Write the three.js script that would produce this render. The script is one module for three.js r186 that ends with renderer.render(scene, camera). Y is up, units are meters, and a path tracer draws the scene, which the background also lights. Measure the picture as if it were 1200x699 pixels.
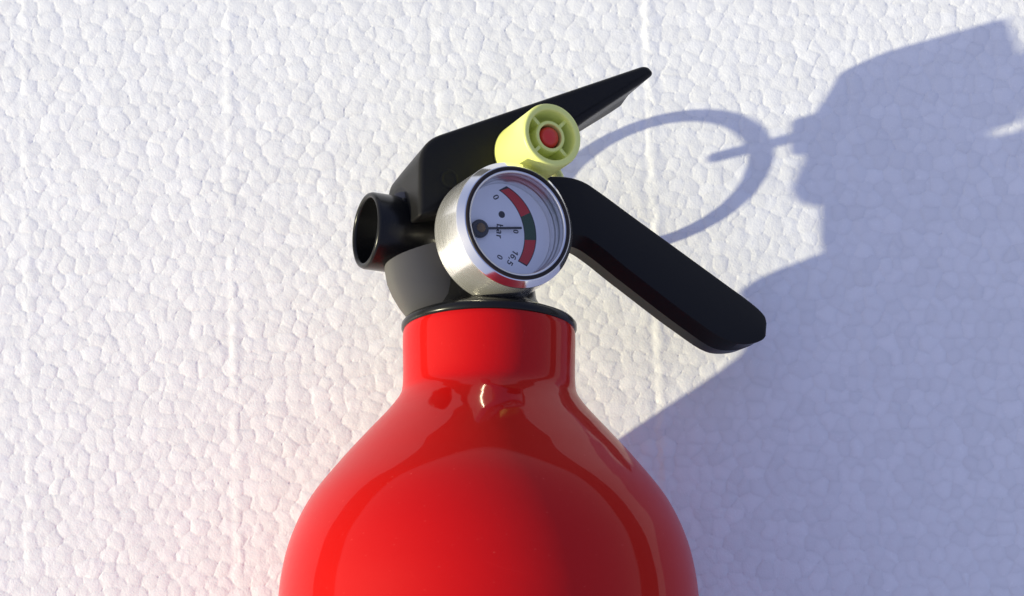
import * as THREE from 'three';
import { mergeGeometries, mergeVertices, toCreasedNormals } from 'three/addons/utils/BufferGeometryUtils.js';

// ------------------------------------------------------------------ camera, sky, sun, exposure
// The extinguisher lies on a polystyrene sheet that lies on the ground; the camera looks down on it.
// World: x = right in the photo, y = up (away from the sheet), z = towards the foot of the bottle.
const scene = new THREE.Scene();
const PY = 772.7, FPX = 2400;                              // lens shift: the photo is the upper part of a taller frame
const camera = new THREE.PerspectiveCamera(2 * Math.atan(PY / FPX) * 180 / Math.PI, 1200 / (2 * PY), 0.02, 60);
camera.position.set(0.00597, 0.57693, 0.14258);
camera.up.set(0, Math.sin(0.108), -Math.cos(0.108));
camera.lookAt(camera.position.x, camera.position.y - Math.cos(0.108), camera.position.z - Math.sin(0.108));
camera.setViewOffset(1200, 2 * PY, 0, 0, 1200, 699);
camera.updateProjectionMatrix();

const SUN = new THREE.Vector3(-2.397, 1, 0.735).normalize();
{
  // clear winter sky: deep blue overhead, pale near the horizon, a warm glow round the sun
  const W = 256, H = 128, data = new Float32Array(W * H * 4);
  for (let j = 0; j < H; j++) for (let i = 0; i < W; i++) {
    const th = ((i + 0.5) / W - 0.5) * 2 * Math.PI, el = ((j + 0.5) / H - 0.5) * Math.PI;
    const d = [Math.cos(el) * Math.cos(th), Math.sin(el), Math.cos(el) * Math.sin(th)];
    const cs = d[0] * SUN.x + d[1] * SUN.y + d[2] * SUN.z;
    const h = Math.max(0, d[1]), k = Math.exp(-h * 3.2);
    const glow = 0.75 * Math.pow(Math.max(0, cs), 4) + 1.2 * Math.pow(Math.max(0, cs), 60);
    const c = [0.158 + 0.42 * k + glow * 0.9, 0.21 + 0.39 * k + glow * 0.8, 0.445 + 0.25 * k + glow * 0.55];
    const o = (j * W + i) * 4;
    if (d[1] < 0) { c[0] = 0.12; c[1] = 0.115; c[2] = 0.1; }
    data[o] = c[0]; data[o + 1] = c[1]; data[o + 2] = c[2]; data[o + 3] = 1;
  }
  const sky = new THREE.DataTexture(data, W, H, THREE.RGBAFormat, THREE.FloatType);
  sky.mapping = THREE.EquirectangularReflectionMapping; sky.colorSpace = THREE.LinearSRGBColorSpace;
  sky.magFilter = sky.minFilter = THREE.LinearFilter; sky.needsUpdate = true;
  scene.background = sky; scene.environment = sky;
}
const sun = new THREE.DirectionalLight(new THREE.Color().setRGB(1, 0.94, 0.66), 4.3);
sun.position.copy(SUN).multiplyScalar(2); sun.castShadow = true; sun.shadow.radius = 1.7;
sun.shadow.mapSize.set(4096, 4096);
Object.assign(sun.shadow.camera, { left: -0.6, right: 0.6, top: 0.6, bottom: -0.6, near: 0.1, far: 5 });
scene.add(sun, sun.target);

const renderer = new THREE.WebGLRenderer({ antialias: true });
renderer.toneMapping = THREE.LinearToneMapping;
renderer.toneMappingExposure = 1.2;
renderer.shadowMap.enabled = true;

// ------------------------------------------------------------------ helpers
const MM = 0.001, TAU = Math.PI * 2, YAW = 25.5 * Math.PI / 180, NECK = 0.33, LIE = 0.0546;
let seed = 7;
const rnd = () => { seed = (seed + 0x6d2b79f5) | 0; let t = Math.imul(seed ^ (seed >>> 15), 1 | seed); t = (t + Math.imul(t ^ (t >>> 7), 61 | t)) ^ t; return ((t ^ (t >>> 14)) >>> 0) / 4294967296; };
const hash = (i, j, k) => { let t = Math.imul(i, 374761393) ^ Math.imul(j, 668265263) ^ Math.imul(k, 2147483647 - 61); t = Math.imul(t ^ (t >>> 13), 1274126177); return ((t ^ (t >>> 16)) >>> 0) / 4294967296; };
function vnoise(x, y, k = 0) {
  const i = Math.floor(x), j = Math.floor(y), fx = x - i, fy = y - j, u = fx * fx * (3 - 2 * fx), v = fy * fy * (3 - 2 * fy);
  return (hash(i, j, k) * (1 - u) + hash(i + 1, j, k) * u) * (1 - v) + (hash(i, j + 1, k) * (1 - u) + hash(i + 1, j + 1, k) * u) * v;
}
function mesh(name, geo, mat, parent) {
  const g = Array.isArray(geo) ? mergeGeometries(geo.map((q) => { const n = q.index ? q.toNonIndexed() : q; for (const key of Object.keys(n.attributes)) if (!['position', 'normal', 'uv'].includes(key)) n.deleteAttribute(key); return n; })) : geo;
  const m = new THREE.Mesh(g, mat); m.name = name; m.castShadow = m.receiveShadow = true; parent.add(m); return m;
}
const mm = (g) => g.scale(MM, MM, MM);
// surface of revolution about the local y axis; profile in mm as [radius, height]
const lathe = (prof, n = 96) => { const g = new THREE.LatheGeometry(prof.map(([r, y]) => new THREE.Vector2(Math.max(r, 1e-4), y)), n); return mm(g); };
// the same, turned so that its axis is the local z (c) axis / the -x (nozzle) axis, then moved to [a, u, c] mm
const latheZ = (prof, at = [0, 0, 0], n = 96) => lathe(prof, n).rotateX(Math.PI / 2).translate(at[0] * MM, at[1] * MM, at[2] * MM);
const latheX = (prof, at = [0, 0, 0], n = 80) => lathe(prof, n).rotateZ(Math.PI / 2).translate(at[0] * MM, at[1] * MM, at[2] * MM);
function crease(g, deg = 32) { return toCreasedNormals(g, deg * Math.PI / 180); }
// rounded polygon as a Shape (mm): points [x, y, radius]
function roundShape(pts) {
  const s = new THREE.Shape(), n = pts.length;
  pts.forEach(([x, y, r = 0.01], i) => {
    const p = pts[(i + n - 1) % n], q = pts[(i + 1) % n];
    const d1 = Math.hypot(p[0] - x, p[1] - y), d2 = Math.hypot(q[0] - x, q[1] - y), k1 = Math.min(r, d1 * 0.49) / d1, k2 = Math.min(r, d2 * 0.49) / d2;
    const ax = x + (p[0] - x) * k1, ay = y + (p[1] - y) * k1, bx = x + (q[0] - x) * k2, by = y + (q[1] - y) * k2;
    i ? s.lineTo(ax, ay) : s.moveTo(ax, ay); s.quadraticCurveTo(x, y, bx, by);
  });
  s.closePath(); return s;
}
function extrude(shape, c0, c1, bevel = 0.8, seg = 4, bend) {
  const g = new THREE.ExtrudeGeometry(shape, { depth: c1 - c0 - 2 * bevel, steps: bend ? 12 : 1, bevelEnabled: true, bevelThickness: bevel, bevelSize: bevel, bevelOffset: -bevel, bevelSegments: seg, curveSegments: 10 });
  g.translate(0, 0, c0 + bevel);
  if (bend) { const p = g.attributes.position; for (let i = 0; i < p.count; i++) p.setXYZ(i, ...bend(p.getX(i), p.getY(i), p.getZ(i))); }
  return mm(crease(g, 28));
}
// skin over a row of closed rings of equal length (mm), capped at both ends
function loft(rings, deg = 34) {
  const n = rings[0].length, pos = [], idx = [];
  for (const r of rings) for (const p of r) pos.push(...p);
  for (let k = 0; k + 1 < rings.length; k++) for (let i = 0; i < n; i++) { const a = k * n + i, b = k * n + (i + 1) % n; idx.push(a, b, a + n, b, b + n, a + n); }
  for (const [k, flip] of [[0, 1], [rings.length - 1, 0]]) {
    const c = pos.length / 3, m = rings[k].reduce((s, p) => [s[0] + p[0] / n, s[1] + p[1] / n, s[2] + p[2] / n], [0, 0, 0]); pos.push(...m);
    for (let i = 0; i < n; i++) { const a = k * n + i, b = k * n + (i + 1) % n; flip ? idx.push(c, b, a) : idx.push(c, a, b); }
  }
  const g = new THREE.BufferGeometry(); g.setAttribute('position', new THREE.Float32BufferAttribute(pos, 3)); g.setIndex(idx);
  const q = crease(g, deg); q.setAttribute('uv', new THREE.Float32BufferAttribute(new Float32Array(q.attributes.position.count * 2), 2));
  return mm(q);
}
function noiseTex(size, f, { rep = 1, color = false } = {}) {
  const d = new Uint8Array(size * size * 4);
  for (let j = 0; j < size; j++) for (let i = 0; i < size; i++) { const v = f(i / size, j / size, i, j), o = (j * size + i) * 4; d[o] = v[0]; d[o + 1] = v[1]; d[o + 2] = v[2]; d[o + 3] = 255; }
  const t = new THREE.DataTexture(d, size, size); t.wrapS = t.wrapT = THREE.RepeatWrapping; t.magFilter = THREE.LinearFilter; t.minFilter = THREE.LinearMipmapLinearFilter; t.generateMipmaps = true;
  if (color) t.colorSpace = THREE.SRGBColorSpace; t.repeat.set(rep, rep); t.needsUpdate = true; return t;
}

// ------------------------------------------------------------------ materials
const grainTex = noiseTex(512, (u, v, i, j) => { const n = 128 + (hash(i, j, 3) - 0.5) * 120 + (hash(i >> 1, j >> 1, 4) - 0.5) * 110; return [n, n, n]; });
const peelTex = noiseTex(512, (u, v) => { const n = 255 * (0.6 * vnoise(u * 90, v * 90, 5) + 0.4 * vnoise(u * 190, v * 190, 6)); return [n, n, n]; });
const turnTex = noiseTex(512, (u, v, i, j) => { const n = 128 + (hash(0, j, 9) - 0.5) * 130 + (hash(i >> 4, j, 10) - 0.5) * 60; return [n, n, n]; });
const brushTex = noiseTex(512, (u, v, i, j) => { const n = 150 + (hash(0, j, 19) - 0.5) * 120 + (hash(i >> 3, j, 20) - 0.5) * 90; return [n, n, n]; });
const skinTex = noiseTex(512, (u, v, i, j) => { const n = 255 * (0.55 * vnoise(u * 128, v * 128, 71) + 0.45 * vnoise(u * 300, v * 300, 72)); return [n, n, n]; }, { rep: 18 });
const paintTex = (() => {
  const c = document.createElement('canvas'); c.width = c.height = 1024; const g = c.getContext('2d');
  g.fillStyle = 'rgb(190,9,5)'; g.fillRect(0, 0, 1024, 1024);
  for (let i = 0; i < 1500; i++) { const a = 0.12 + 0.4 * rnd() ** 2, r = 0.35 + 0.5 * rnd(); g.fillStyle = `rgba(225,150,140,${a})`; g.beginPath(); g.arc(rnd() * 1024, rnd() * 1024, r, 0, 6.3); g.fill(); }   // settled dust
  for (let i = 0; i < 60; i++) { g.strokeStyle = `rgba(225,90,80,${0.08 + 0.14 * rnd()})`; g.lineWidth = 0.5; const x = rnd() * 1024, y = rnd() * 1024, a = rnd() * 6.3, l = 6 + rnd() * 34; g.beginPath(); g.moveTo(x, y); g.quadraticCurveTo(x + l * 0.5 * Math.cos(a), y + l * 0.5 * Math.sin(a) + 3, x + l * Math.cos(a), y + l * Math.sin(a)); g.stroke(); }
  const t = new THREE.CanvasTexture(c); t.colorSpace = THREE.SRGBColorSpace; t.wrapS = t.wrapT = THREE.RepeatWrapping; return t;
})();
const smudgeTex = noiseTex(512, (u, v) => { const n = 0.03 + 0.1 * Math.max(0, vnoise(u * 14, v * 14, 81) * 0.6 + vnoise(u * 40, v * 40, 82) * 0.5 - 0.5); return [255 * n, 255 * n, 255 * n]; });
const M = {
  red: new THREE.MeshPhysicalMaterial({ map: paintTex, roughness: 0.45, specularIntensity: 0.1, clearcoat: 0.4, clearcoatRoughness: 1, clearcoatRoughnessMap: smudgeTex, bumpMap: peelTex, bumpScale: 0.00002 }),
  plastic: new THREE.MeshPhysicalMaterial({ color: new THREE.Color().setRGB(0.011, 0.0108, 0.011), roughness: 0.34, specularIntensity: 0.3, bumpMap: grainTex, bumpScale: 0.00003 }),
  sunlitPlastic: new THREE.MeshPhysicalMaterial({ color: new THREE.Color().setRGB(0.112, 0.108, 0.108), roughness: 0.6, specularIntensity: 0.25, bumpMap: grainTex, bumpScale: 0.00003 }),  // valve body plastic, colour raised so the sunlit grey is painted in
  gloss: new THREE.MeshPhysicalMaterial({ color: new THREE.Color().setRGB(0.007, 0.007, 0.0073), specularIntensity: 0.55, roughness: 0.24 }),
  chrome: new THREE.MeshPhysicalMaterial({ color: new THREE.Color().setRGB(0.94, 0.92, 0.89), metalness: 0.78, roughness: 0.34, roughnessMap: brushTex, anisotropy: 0.7, anisotropyRotation: Math.PI / 2, bumpMap: turnTex, bumpScale: 0.00002 }),
  polished: new THREE.MeshStandardMaterial({ color: new THREE.Color().setRGB(0.88, 0.88, 0.88), metalness: 1, roughness: 0.1 }),
  gasket: new THREE.MeshPhysicalMaterial({ color: new THREE.Color().setRGB(0.02, 0.015, 0.014), roughness: 0.3, specularIntensity: 0.5 }),
  yellow: new THREE.MeshPhysicalMaterial({ color: new THREE.Color().setRGB(0.86, 0.89, 0.26), roughness: 0.42 }),
  button: new THREE.MeshPhysicalMaterial({ color: new THREE.Color().setRGB(0.68, 0.04, 0.025), roughness: 0.35 }),
  satin: new THREE.MeshStandardMaterial({ color: new THREE.Color().setRGB(0.8, 0.8, 0.8), metalness: 1, roughness: 0.3 }),
  needle: new THREE.MeshStandardMaterial({ color: new THREE.Color().setRGB(0.012, 0.012, 0.014), roughness: 0.5 }),
  brass: new THREE.MeshStandardMaterial({ color: new THREE.Color().setRGB(0.16, 0.1, 0.035), metalness: 0.6, roughness: 0.4 }),
  glass: new THREE.MeshPhysicalMaterial({ color: 0xffffff, transmission: 1, thickness: 0, roughness: 0.02, ior: 1.49 }),
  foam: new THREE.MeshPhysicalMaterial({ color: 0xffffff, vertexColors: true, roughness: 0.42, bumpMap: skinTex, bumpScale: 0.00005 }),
  soil: new THREE.MeshStandardMaterial({ color: new THREE.Color().setRGB(0.1, 0.095, 0.08), roughness: 0.95 }),
};

// ------------------------------------------------------------------ the setting: ground and polystyrene sheet
{
  const g = new THREE.PlaneGeometry(60, 60).rotateX(-Math.PI / 2);
  const o = mesh('ground', g, M.soil, scene); o.position.y = -0.03;
  o.userData = { kind: 'structure', label: 'dark bare ground under the white polystyrene sheet' };
}
{
  // moulded beads: a cell pattern of domes pressed together, with creases, pits and the faint seams of the mould
  const S = 4.3, cell = (i, j) => { const r = Math.abs(j) % 2 ? 0.5 : 0; return [(i + r + (hash(i, j, 21) - 0.5) * 0.62) * S, (j + (hash(i, j, 22) - 0.5) * 0.62) * S * 0.9, (hash(i, j, 23) ** 2 - 0.4) * 6.5, hash(i, j, 24), hash(i, j, 25), hash(i, j, 26)]; };
  const cache = new Map(), get = (i, j) => { const k = i * 4096 + j; let c = cache.get(k); if (!c) cache.set(k, c = cell(i, j)); return c; };
  const seams = [[-135, 0.35], [-75.5, 0.5], [-13.4, 0.3], [47.6, 0.95], [107, 0.3]];
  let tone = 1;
  function height(x0, z0) {
    const x = x0 + 0.9 * (vnoise(x0 / 2, z0 / 2, 51) - 0.5), z = z0 + 0.9 * (vnoise(x0 / 2, z0 / 2, 52) - 0.5);
    const j0 = Math.round(z / (S * 0.9)), i0 = Math.floor(x / S);
    let sum = 1e-12, b1 = 1e9, b2 = 1e9, b3 = 1e9, c1, c2;
    for (let j = j0 - 2; j <= j0 + 2; j++) for (let i = i0 - 2; i <= i0 + 3; i++) {
      const c = get(i, j), d = (x - c[0]) ** 2 + (z - c[1]) ** 2 - c[2];
      sum += Math.exp(-d * 1.5);
      if (d < b1) { b3 = b2; b2 = b1; c2 = c1; b1 = d; c1 = c; } else if (d < b2) { b3 = b2; b2 = d; c2 = c; } else if (d < b3) b3 = d;
    }
    const gap = Math.hypot(c1[0] - c2[0], c1[1] - c2[1]) + 0.3, ea = (b2 - b1) / (2 * gap), e3 = (b3 - b1) / (2 * gap), e = 1 / Math.sqrt(1 / (ea * ea + 1e-4) + 0.6 / (e3 * e3 + 1e-4));
    const dx = x - c1[0], dz = z - c1[1];
    const q0 = Math.min(1, e / 1.9); const joint = hash(Math.round((c1[0] + c2[0]) * 9), Math.round((c1[1] + c2[1]) * 9), 33) ** 1.6;     // how open the joint between these two beads is
    const crack = Math.max(0, joint - 0.5); let h = 0.0125 * Math.log(sum) / 1.5 + 0.02 * q0 - 0.15 * crack * Math.exp(-e * 5);                       // rounded shoulder at each crease
    h += (c1[3] ** 2 - 0.4) * 0.06 * Math.min(1, e / 0.6) + (dx * (c1[4] - 0.5) + dz * (c1[5] - 0.5)) * 0.022;
    tone = (1 + (c1[5] - 0.5) * 0.07) * (1 - 0.075 * (0.5 + 0.7 * joint) * (1 - Math.min(1, e / 1.5)) ** 2) * (vnoise(x0 * 1.9, z0 * 1.9, 77) > 0.9 ? 1.05 : 1) * (c1[4] > 0.93 ? 1.03 : 1);           // each bead sits a little proud and tilted; crease shade and glints painted into tone
    if (e3 < 0.3) h -= (0.3 - e3) * (0.1 + 0.5 * hash(Math.round(c1[0] * 7), Math.round(c2[1] * 7), 31)); // pits where three beads meet
    for (const [sx, amp] of seams) { const q = x - sx - 0.037 * (z + 60) * (sx > 0 ? 0.75 : 1); h += amp * (0.35 + 1.1 * vnoise(x / 5, z / 7, 61)) * (0.17 * Math.exp(-((q / 1.5) ** 2)) - 0.12 * Math.exp(-(((q + 2.4) / 1.1) ** 2))); }
    return h + 0.25 * (vnoise(x / 40, z / 40, 41) - 0.5) + 0.05 * (vnoise(x / 1.3, z / 1.3, 42) - 0.5);
  }
  const axis = (lo, a, b, hi, fine, coarse) => { const r = []; for (let v = lo; v < a - 1e-6; v += coarse) r.push(v); for (let v = a; v < b; v += fine) r.push(v); for (let v = b; v <= hi + 1e-6; v += coarse) r.push(v); return r; };
  const xs = axis(-310, -162, 174, 390, 0.27, 1.6), zs = axis(-402, -130, 78, 450, 0.27, 1.6), nx = xs.length, nz = zs.length;
  const pos = new Float32Array(nx * nz * 3 + 8 * 3), uv = new Float32Array(nx * nz * 2 + 16), col = new Float32Array(nx * nz * 3), idx = new Uint32Array((nx - 1) * (nz - 1) * 6);
  for (let j = 0, o = 0; j < nz; j++) for (let i = 0; i < nx; i++, o++) {
    const edge = i === 0 || j === 0 || i === nx - 1 || j === nz - 1;
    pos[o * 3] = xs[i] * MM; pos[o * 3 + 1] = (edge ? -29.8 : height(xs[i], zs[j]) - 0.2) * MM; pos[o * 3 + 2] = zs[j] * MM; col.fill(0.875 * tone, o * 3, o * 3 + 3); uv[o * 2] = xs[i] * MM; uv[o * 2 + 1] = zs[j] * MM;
  }
  for (let j = 0, o = 0; j + 1 < nz; j++) for (let i = 0; i + 1 < nx; i++) { const a = j * nx + i; idx[o++] = a; idx[o++] = a + nx; idx[o++] = a + 1; idx[o++] = a + 1; idx[o++] = a + nx; idx[o++] = a + nx + 1; }
  const g = new THREE.BufferGeometry(); g.setAttribute('position', new THREE.BufferAttribute(pos.subarray(0, nx * nz * 3), 3)); g.setAttribute('uv', new THREE.BufferAttribute(uv.subarray(0, nx * nz * 2), 2)); g.setIndex(new THREE.BufferAttribute(idx, 1));
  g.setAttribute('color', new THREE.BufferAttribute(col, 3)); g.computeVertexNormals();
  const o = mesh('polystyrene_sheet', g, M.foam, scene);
  o.userData = { kind: 'structure', label: 'white expanded polystyrene sheet of pressed beads behind the red extinguisher' };
}

// ------------------------------------------------------------------ the extinguisher
const ext = new THREE.Group(); ext.name = 'fire_extinguisher'; scene.add(ext);
ext.position.set(0, LIE, NECK); ext.rotation.x = -Math.PI / 2;      // lies on its side, neck towards the top of the photo
ext.userData = { label: 'glossy red fire extinguisher with black lever head, round gauge and yellow safety knob', category: 'fire extinguisher' };
const head = (name, geo, mat, parent = ext) => {                    // parts of the head: x along the levers, y up the bottle, z towards the gauge face
  const m = mesh(name, geo, mat, parent);
  if (parent === ext) { m.position.y = NECK; m.rotation.y = YAW; }
  return m;
};
// red cylinder
{
  const key = [[0, 22.3], [1.2, 22.5], [14.5, 22.5], [17, 23.0], [19.5, 24.5], [22.5, 26.9], [28, 31.9], [36, 38.9], [46, 46.5], [56, 51.1], [66, 53.4], [76, 54.2], [88, 54.45], [110, 54.5], [290, 54.5], [305, 53.6], [318, 50], [326, 42], [329, 32], [330, 0]];
  const cv = new THREE.CatmullRomCurve3(key.map(([s, r]) => new THREE.Vector3(r, -s, 0)), false, 'centripetal');
  const pts = cv.getPoints(260).map((p) => [p.x, p.y]).reverse();
  const tank = mesh('tank', lathe(pts, 200), M.red, ext); tank.position.y = NECK;
}
// black collar and stem
head('collar', lathe([[0, -0.3], [21.8, -0.3], [22.5, 0], [22.9, 0.5], [22.9, 1.5], [22.3, 2.3], [19.5, 3.5], [16, 4.8], [13.6, 6.2], [12.4, 8.4], [12, 11], [12, 16], [0, 16]], 128), M.gloss);
// valve body: an upright block, round at its nozzle end
{
  const rings = [], sec = (aL, aR, w, u) => {
    const r = [], A = 17.5, B = 9 - w, cm = -4.5, q = 4, Bf = 6.4 - w;
    for (let k = 0; k <= 24; k++) { const t = Math.PI / 2 + Math.PI * k / 24; r.push([aL + A + A * Math.cos(t), u, cm + (Math.sin(t) > 0 ? Bf : B) * Math.sin(t)]); }
    for (let k = 0; k <= 6; k++) { const t = -Math.PI / 2 + Math.PI / 2 * k / 6; r.push([aR - q + q * Math.cos(t), u, cm - B + q + q * Math.sin(t)]); }
    for (let k = 0; k <= 6; k++) { const t = Math.PI / 2 * k / 6; r.push([aR - q + q * Math.cos(t), u, cm + Bf - q + q * Math.sin(t)]); }
    return r;
  };
  for (const [u, aL, aR, w] of [[2.5, -20.2, 10, 1.6], [5, -22.4, 11, 1.0], [8, -24.4, 11.6, 0.4], [11, -25.8, 12, 0.1], [14, -26.4, 12, 0], [18, -27, 12, 0], [26, -26.6, 12, 0], [31, -26, 12, 0], [35, -24, 12, 0.8]]) rings.push(sec(aL - 0.8, aR, w, u));
  head('valve_body', loft(rings, 40), M.sunlitPlastic);
}
// black outlet nozzle with its bore
head('nozzle', latheX([[0, 14], [9.9, 14], [9.9, 34.2], [9.6, 34.9], [9.0, 35.2], [8.4, 34.9], [8.2, 34.2], [8.0, 22], [0, 22]].map(([r, y]) => [r, y - 3.2]), [0, 25.1, -7.7]), M.gloss);
// upper lever
{
  const s = roundShape([[-23.4, 25.2, 1], [-23.4, 45.2, 6.5], [42.4, 76.6, 2.4], [44.7, 74.4, 1.2], [41.3, 71.4, 1.5], [23.5, 57.6, 3], [10, 45, 6], [0, 31, 3]]);
  // drawn in to the tip and lower along its back edge at the pivot end
  const bend = (a, u, c) => {
    const t = Math.max(0, Math.min(1, (a + 23.4) / 68)), k = (c + 12.5) / 21, mid = 4 * t * (1 - t), top = 47.5 + (a + 18) * 0.475;   // top: the line of the upper edge
    const back = t < 0.45 ? -14.6 - 2 * t : -15.5 + 6.5 * (t - 0.45) / 0.55, hi = Math.min(1, Math.max(0, (u - 30) / 15)), near = Math.max(0, Math.min(1, 1 - (top - u) / 9));
    const drop = hi * (1 - k) * (3.2 - 1.2 * t) + near * (3.2 * mid + 2.2 * t * t) * Math.max(0, 1 - k / 0.3) ** 1.3;
    const lift = t > 0.5 ? (1 - k) * 2.5 * (t - 0.5) * 2 * (1 - near) : 0;
    return [a + 1.2 * (1 - k) * Math.max(0, 0.3 - t), u - drop + lift, back + k * (8.5 + 1.5 * t - back)];
  };
  const lv = head('lever', extrude(s, -12.5, 8.5, 1.3, 5, bend), M.plastic);
  head('rivet', [latheZ([[0, -1], [2.7, -1], [2.7, 0.1], [2.4, 0.3], [1.7, 0.3], [1.5, 0.05], [0, 0.05]], [-15.3, 36.1, 8.5], 40)], M.plastic, lv);
  head('stop_pin', [latheX([[0, -1], [1.7, -1], [1.7, 0.5], [1.3, 0.9], [0, 0.9]], [-23.4, 31.5, -2], 32)], M.plastic, lv);
}
// lower handle: front face, chamfered lower edge and flat underside
{
  const st = [[4, 41, 25, 24.8], [14, 43.2, 26.4, 25.6], [22, 44.2, 28.2, 26.6], [26.5, 43.6, 28.4, 26.2], [31, 41.6, 26.8, 24.6], [41, 36.4, 21.2, 19.2], [60, 26.6, 10.6, 8.6], [71, 20.9, 5.4, 3.6], [77, 17.8, 4.8, 3.9], [81, 15.4, 5.8, 5.4], [83, 13.6, 7.0, 6.8], [84, 11.2, 8.6, 8.4]];
  const curve = new THREE.CatmullRomCurve3(st.map(([a, t, b]) => new THREE.Vector3(a, t, b)), false, 'centripetal'), under = new THREE.CatmullRomCurve3(st.map(([a, t, b, r]) => new THREE.Vector3(a, r, 0)), false, 'centripetal');
  const fine = curve.getPoints(60).map((p, k) => { const q = under.getPoint(k / 60); return [p.x, p.y, p.z, Math.min(q.y, p.z - 0.1)]; });
  const rings = fine.map(([a, t, b, r], k) => {
    const w = k > 54 ? 1.9 * (1 - Math.sqrt(Math.max(0, 1 - ((k - 54) / 6) ** 2))) : 0, cf = 3.5 - w, cr = -6 + w, e = k > 57 ? 0.7 : 1.1;
    const sl = Math.min(1, Math.max(0, (k - 15) / 12)) * 0.35;                                              // sections lean with the handle
    return [[t - e, cf], [b, cf], [b - 0.25, cf - 0.3], [r + 0.2, cf - 4.2], [r, cf - 4.5], [r + 0.1, cr + 0.5], [r + 0.6, cr], [t - e, cr], [t - e * 0.3, cr + e * 0.3], [t, cr + e], [t, cf - e], [t - e * 0.3, cf - e * 0.3]].map(([u, c]) => [a - sl * (t - u) * 0.3, u, c]);
  });
  head('handle', loft(rings.map((r) => r.reverse()), 30), M.plastic);
}
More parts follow.
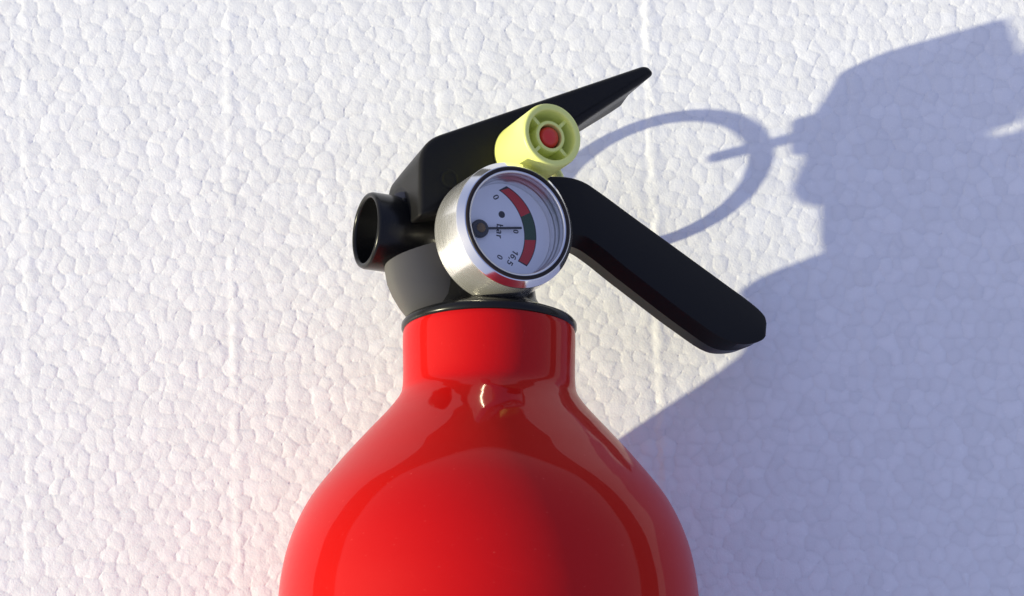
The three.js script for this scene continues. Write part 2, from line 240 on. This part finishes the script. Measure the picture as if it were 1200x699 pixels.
// pressure gauge
{
  const G = [-3.45, 21.4], Z = 7.3;
  const gauge = head('pressure_gauge', [
    latheZ([[0, -0.6], [16.3, -0.6], [16.6, -0.3], [16.2, 12.2]].map(([r, y]) => [r, y + 3.3]), [...G, Z], 160), latheZ([[0, -8], [8.6, -8], [8.6, -2.2], [8.2, -1.8], [6.6, -1.6], [6.6, 4], [0, 4]], [...G, Z], 64),
  ], M.chrome);
  head('chamfer_ring', [latheZ([[16.2, 15.5], [16.12, 15.75], [14.75, 17.35]], [...G, Z], 160), latheZ([[14.75, 17.35], [14.6, 17.5], [14.1, 17.5], [13.7, 17.3], [13.6, 15]], [...G, Z], 160)], M.polished, gauge);
  head('bezel', latheZ([[14.1, 15], [14.55, 17.45], [14.45, 17.75], [14.1, 17.95], [13.75, 17.95], [13.5, 17.7], [13.45, 16.4]], [...G, Z], 160), M.gasket, gauge);
  head('inner_ring', latheZ([[13.5, 17.5], [13.1, 17.5], [12.9, 17.0], [12.9, 16.2], [13.0, 14.9], [12.75, 14.6], [12.75, 13], [12.5, 12.8], [12.5, 10.4], [12.2, 10.2]], [...G, Z], 160), M.satin, gauge);
  // printed dial
  const W = 1024, R = 12.6, cv = document.createElement('canvas'); cv.width = cv.height = W;
  const c = cv.getContext('2d'), K = W / (2 * R), X = (a) => (a - G[0] + R) * K, Y = (u) => (G[1] + R - u) * K;
  c.fillStyle = '#e6e7ea'; c.fillRect(0, 0, W, W);
  const px = -11.07, py = 20.82;                                          // pivot of the needle
  const band = (i0, i1, o0, o1, col, d = 0) => { const D = Math.PI / 180; c.beginPath(); c.arc(X(-7.92), Y(21.02), (13.05 - d) * K, -o1 * D, -o0 * D); c.arc(X(-10.76), Y(20.53), (12.45 + d) * K, -i0 * D, -i1 * D, true); c.closePath(); c.fillStyle = col; c.fill(); };
  band(-31.5, 65.3, -38, 69.5, '#14121a');
  band(24.4, 63, 29, 66.5, '#c01a18', 0.22); band(-30, -2.9, -36.5, -3.6, '#c01a18', 0.22); band(-2.9, 24.4, -3.6, 29, '#17401f', 0.22);
  c.fillStyle = '#15141c'; c.textAlign = 'center'; c.textBaseline = 'middle';
  const text = (t, a, u, size, turn) => { c.save(); c.translate(X(a), Y(u)); c.rotate(turn * Math.PI / 180); c.font = `bold ${size * K}px sans-serif`; c.fillText(t, 0, 0); c.restore(); };
  text('0', -6.3, 29.9, 2.3, 60); text('bar', -5.3, 21.2, 2.4, 92); text('16,5', -1.6, 14.7, 2.3, 118); text('0', -0.7, 21.7, 2.0, 90);
  text('0', -5.2, 14.4, 2.1, 112);
  c.beginPath(); c.arc(X(-4.66), Y(25.6), 0.9 * K, 0, TAU); c.fill();
  const map = new THREE.CanvasTexture(cv); map.colorSpace = THREE.SRGBColorSpace; map.anisotropy = 8;
  const disc = new THREE.CircleGeometry(R, 96); mm(disc).translate(G[0] * MM, G[1] * MM, (Z + 10.3) * MM);
  head('dial', disc, new THREE.MeshStandardMaterial({ map, roughness: 0.55 }), gauge);
  const an = 8.5 * Math.PI / 180, bar = mm(new THREE.BoxGeometry(12.2, 0.55, 0.3).translate(5.6, 0, 0)).rotateZ(an).translate(px * MM, py * MM, (Z + 11.2) * MM);
  const nd = [bar, latheZ([[0, 10.4], [2.3, 10.4], [2.3, 11.3], [2.05, 11.7], [0, 11.8]], [px, py, Z], 40)];
  head('needle', nd, M.needle, gauge);
  head('needle_hub', latheZ([[0, 11.3], [1.3, 11.4], [1.2, 12], [0.6, 12.3], [0, 12.35]], [px, py, Z], 32), M.brass, gauge);
  head('gauge_glass', mm(new THREE.CircleGeometry(13.2, 96)).translate(G[0] * MM, G[1] * MM, (Z + 16.1) * MM), M.glass, gauge);
}
// yellow safety knob with spokes and a red button
{
  const P = [5.5, 45.3], Q = 3.2;
  const tube = latheZ([[0, 4], [8.3, 4], [8.3, 22.2], [8.05, 22.8], [7.6, 23], [6.9, 23], [6.5, 22.7], [6.4, 22], [6.3, 16.5], [0, 16.5]], [...P, Q], 96);
  const hub = latheZ([[4.1, 16.4], [4.1, 21.6], [3.85, 22], [3.3, 22], [3.1, 21.7], [3.1, 16.4]], [...P, Q], 64);
  const spokes = [47, 137, 227, 317].map((d) => mm(new THREE.BoxGeometry(2.6, 0.85, 5)).translate(5.2 * MM, 0, (19 + Q) * MM).rotateZ(d * Math.PI / 180).translate(P[0] * MM, P[1] * MM, 0));
  const knob = head('safety_knob', [tube, hub, ...spokes], M.yellow);
  head('button', latheZ([[0, 16.4], [2.75, 16.4], [2.75, 20.6], [2.5, 21.4], [1.9, 22.1], [1, 22.5], [0, 22.6]], [...P, Q], 48), M.button, knob);
  const slot = mm(new THREE.BoxGeometry(1.1, 2.6, 0.3)).rotateZ(0.5).translate((P[0] - 5.1) * MM, (P[1] + 0.5) * MM, (16.6 + Q) * MM);
  head('slot', slot, M.gasket, knob);
}
// pull pin sticking out behind, with its ring
{
  head('pull_pin', latheZ([[0, -26.2], [1.1, -26], [1.5, -25], [1.5, -8], [0, -8]], [5.3, 45.2, 0], 32), M.polished);
  head('pin_boss', latheZ([[0, -16.6], [4.8, -16.6], [5.4, -16], [5.5, -15], [5.5, -8], [0, -8]], [5.3, 45.2, 0], 48), M.plastic);
  const th = 1.76, ph = 2.34, n = new THREE.Vector3(Math.sin(th) * Math.cos(ph), Math.cos(th), Math.sin(th) * Math.sin(ph));
  const tor = new THREE.TorusGeometry(17.55, 1.55, 20, 120); tor.applyQuaternion(new THREE.Quaternion().setFromUnitVectors(new THREE.Vector3(0, 0, 1), n)); tor.translate(18.92, 46.16, -31.22);
  head('pull_ring', mm(tor), M.yellow);
}

renderer.render(scene, camera);
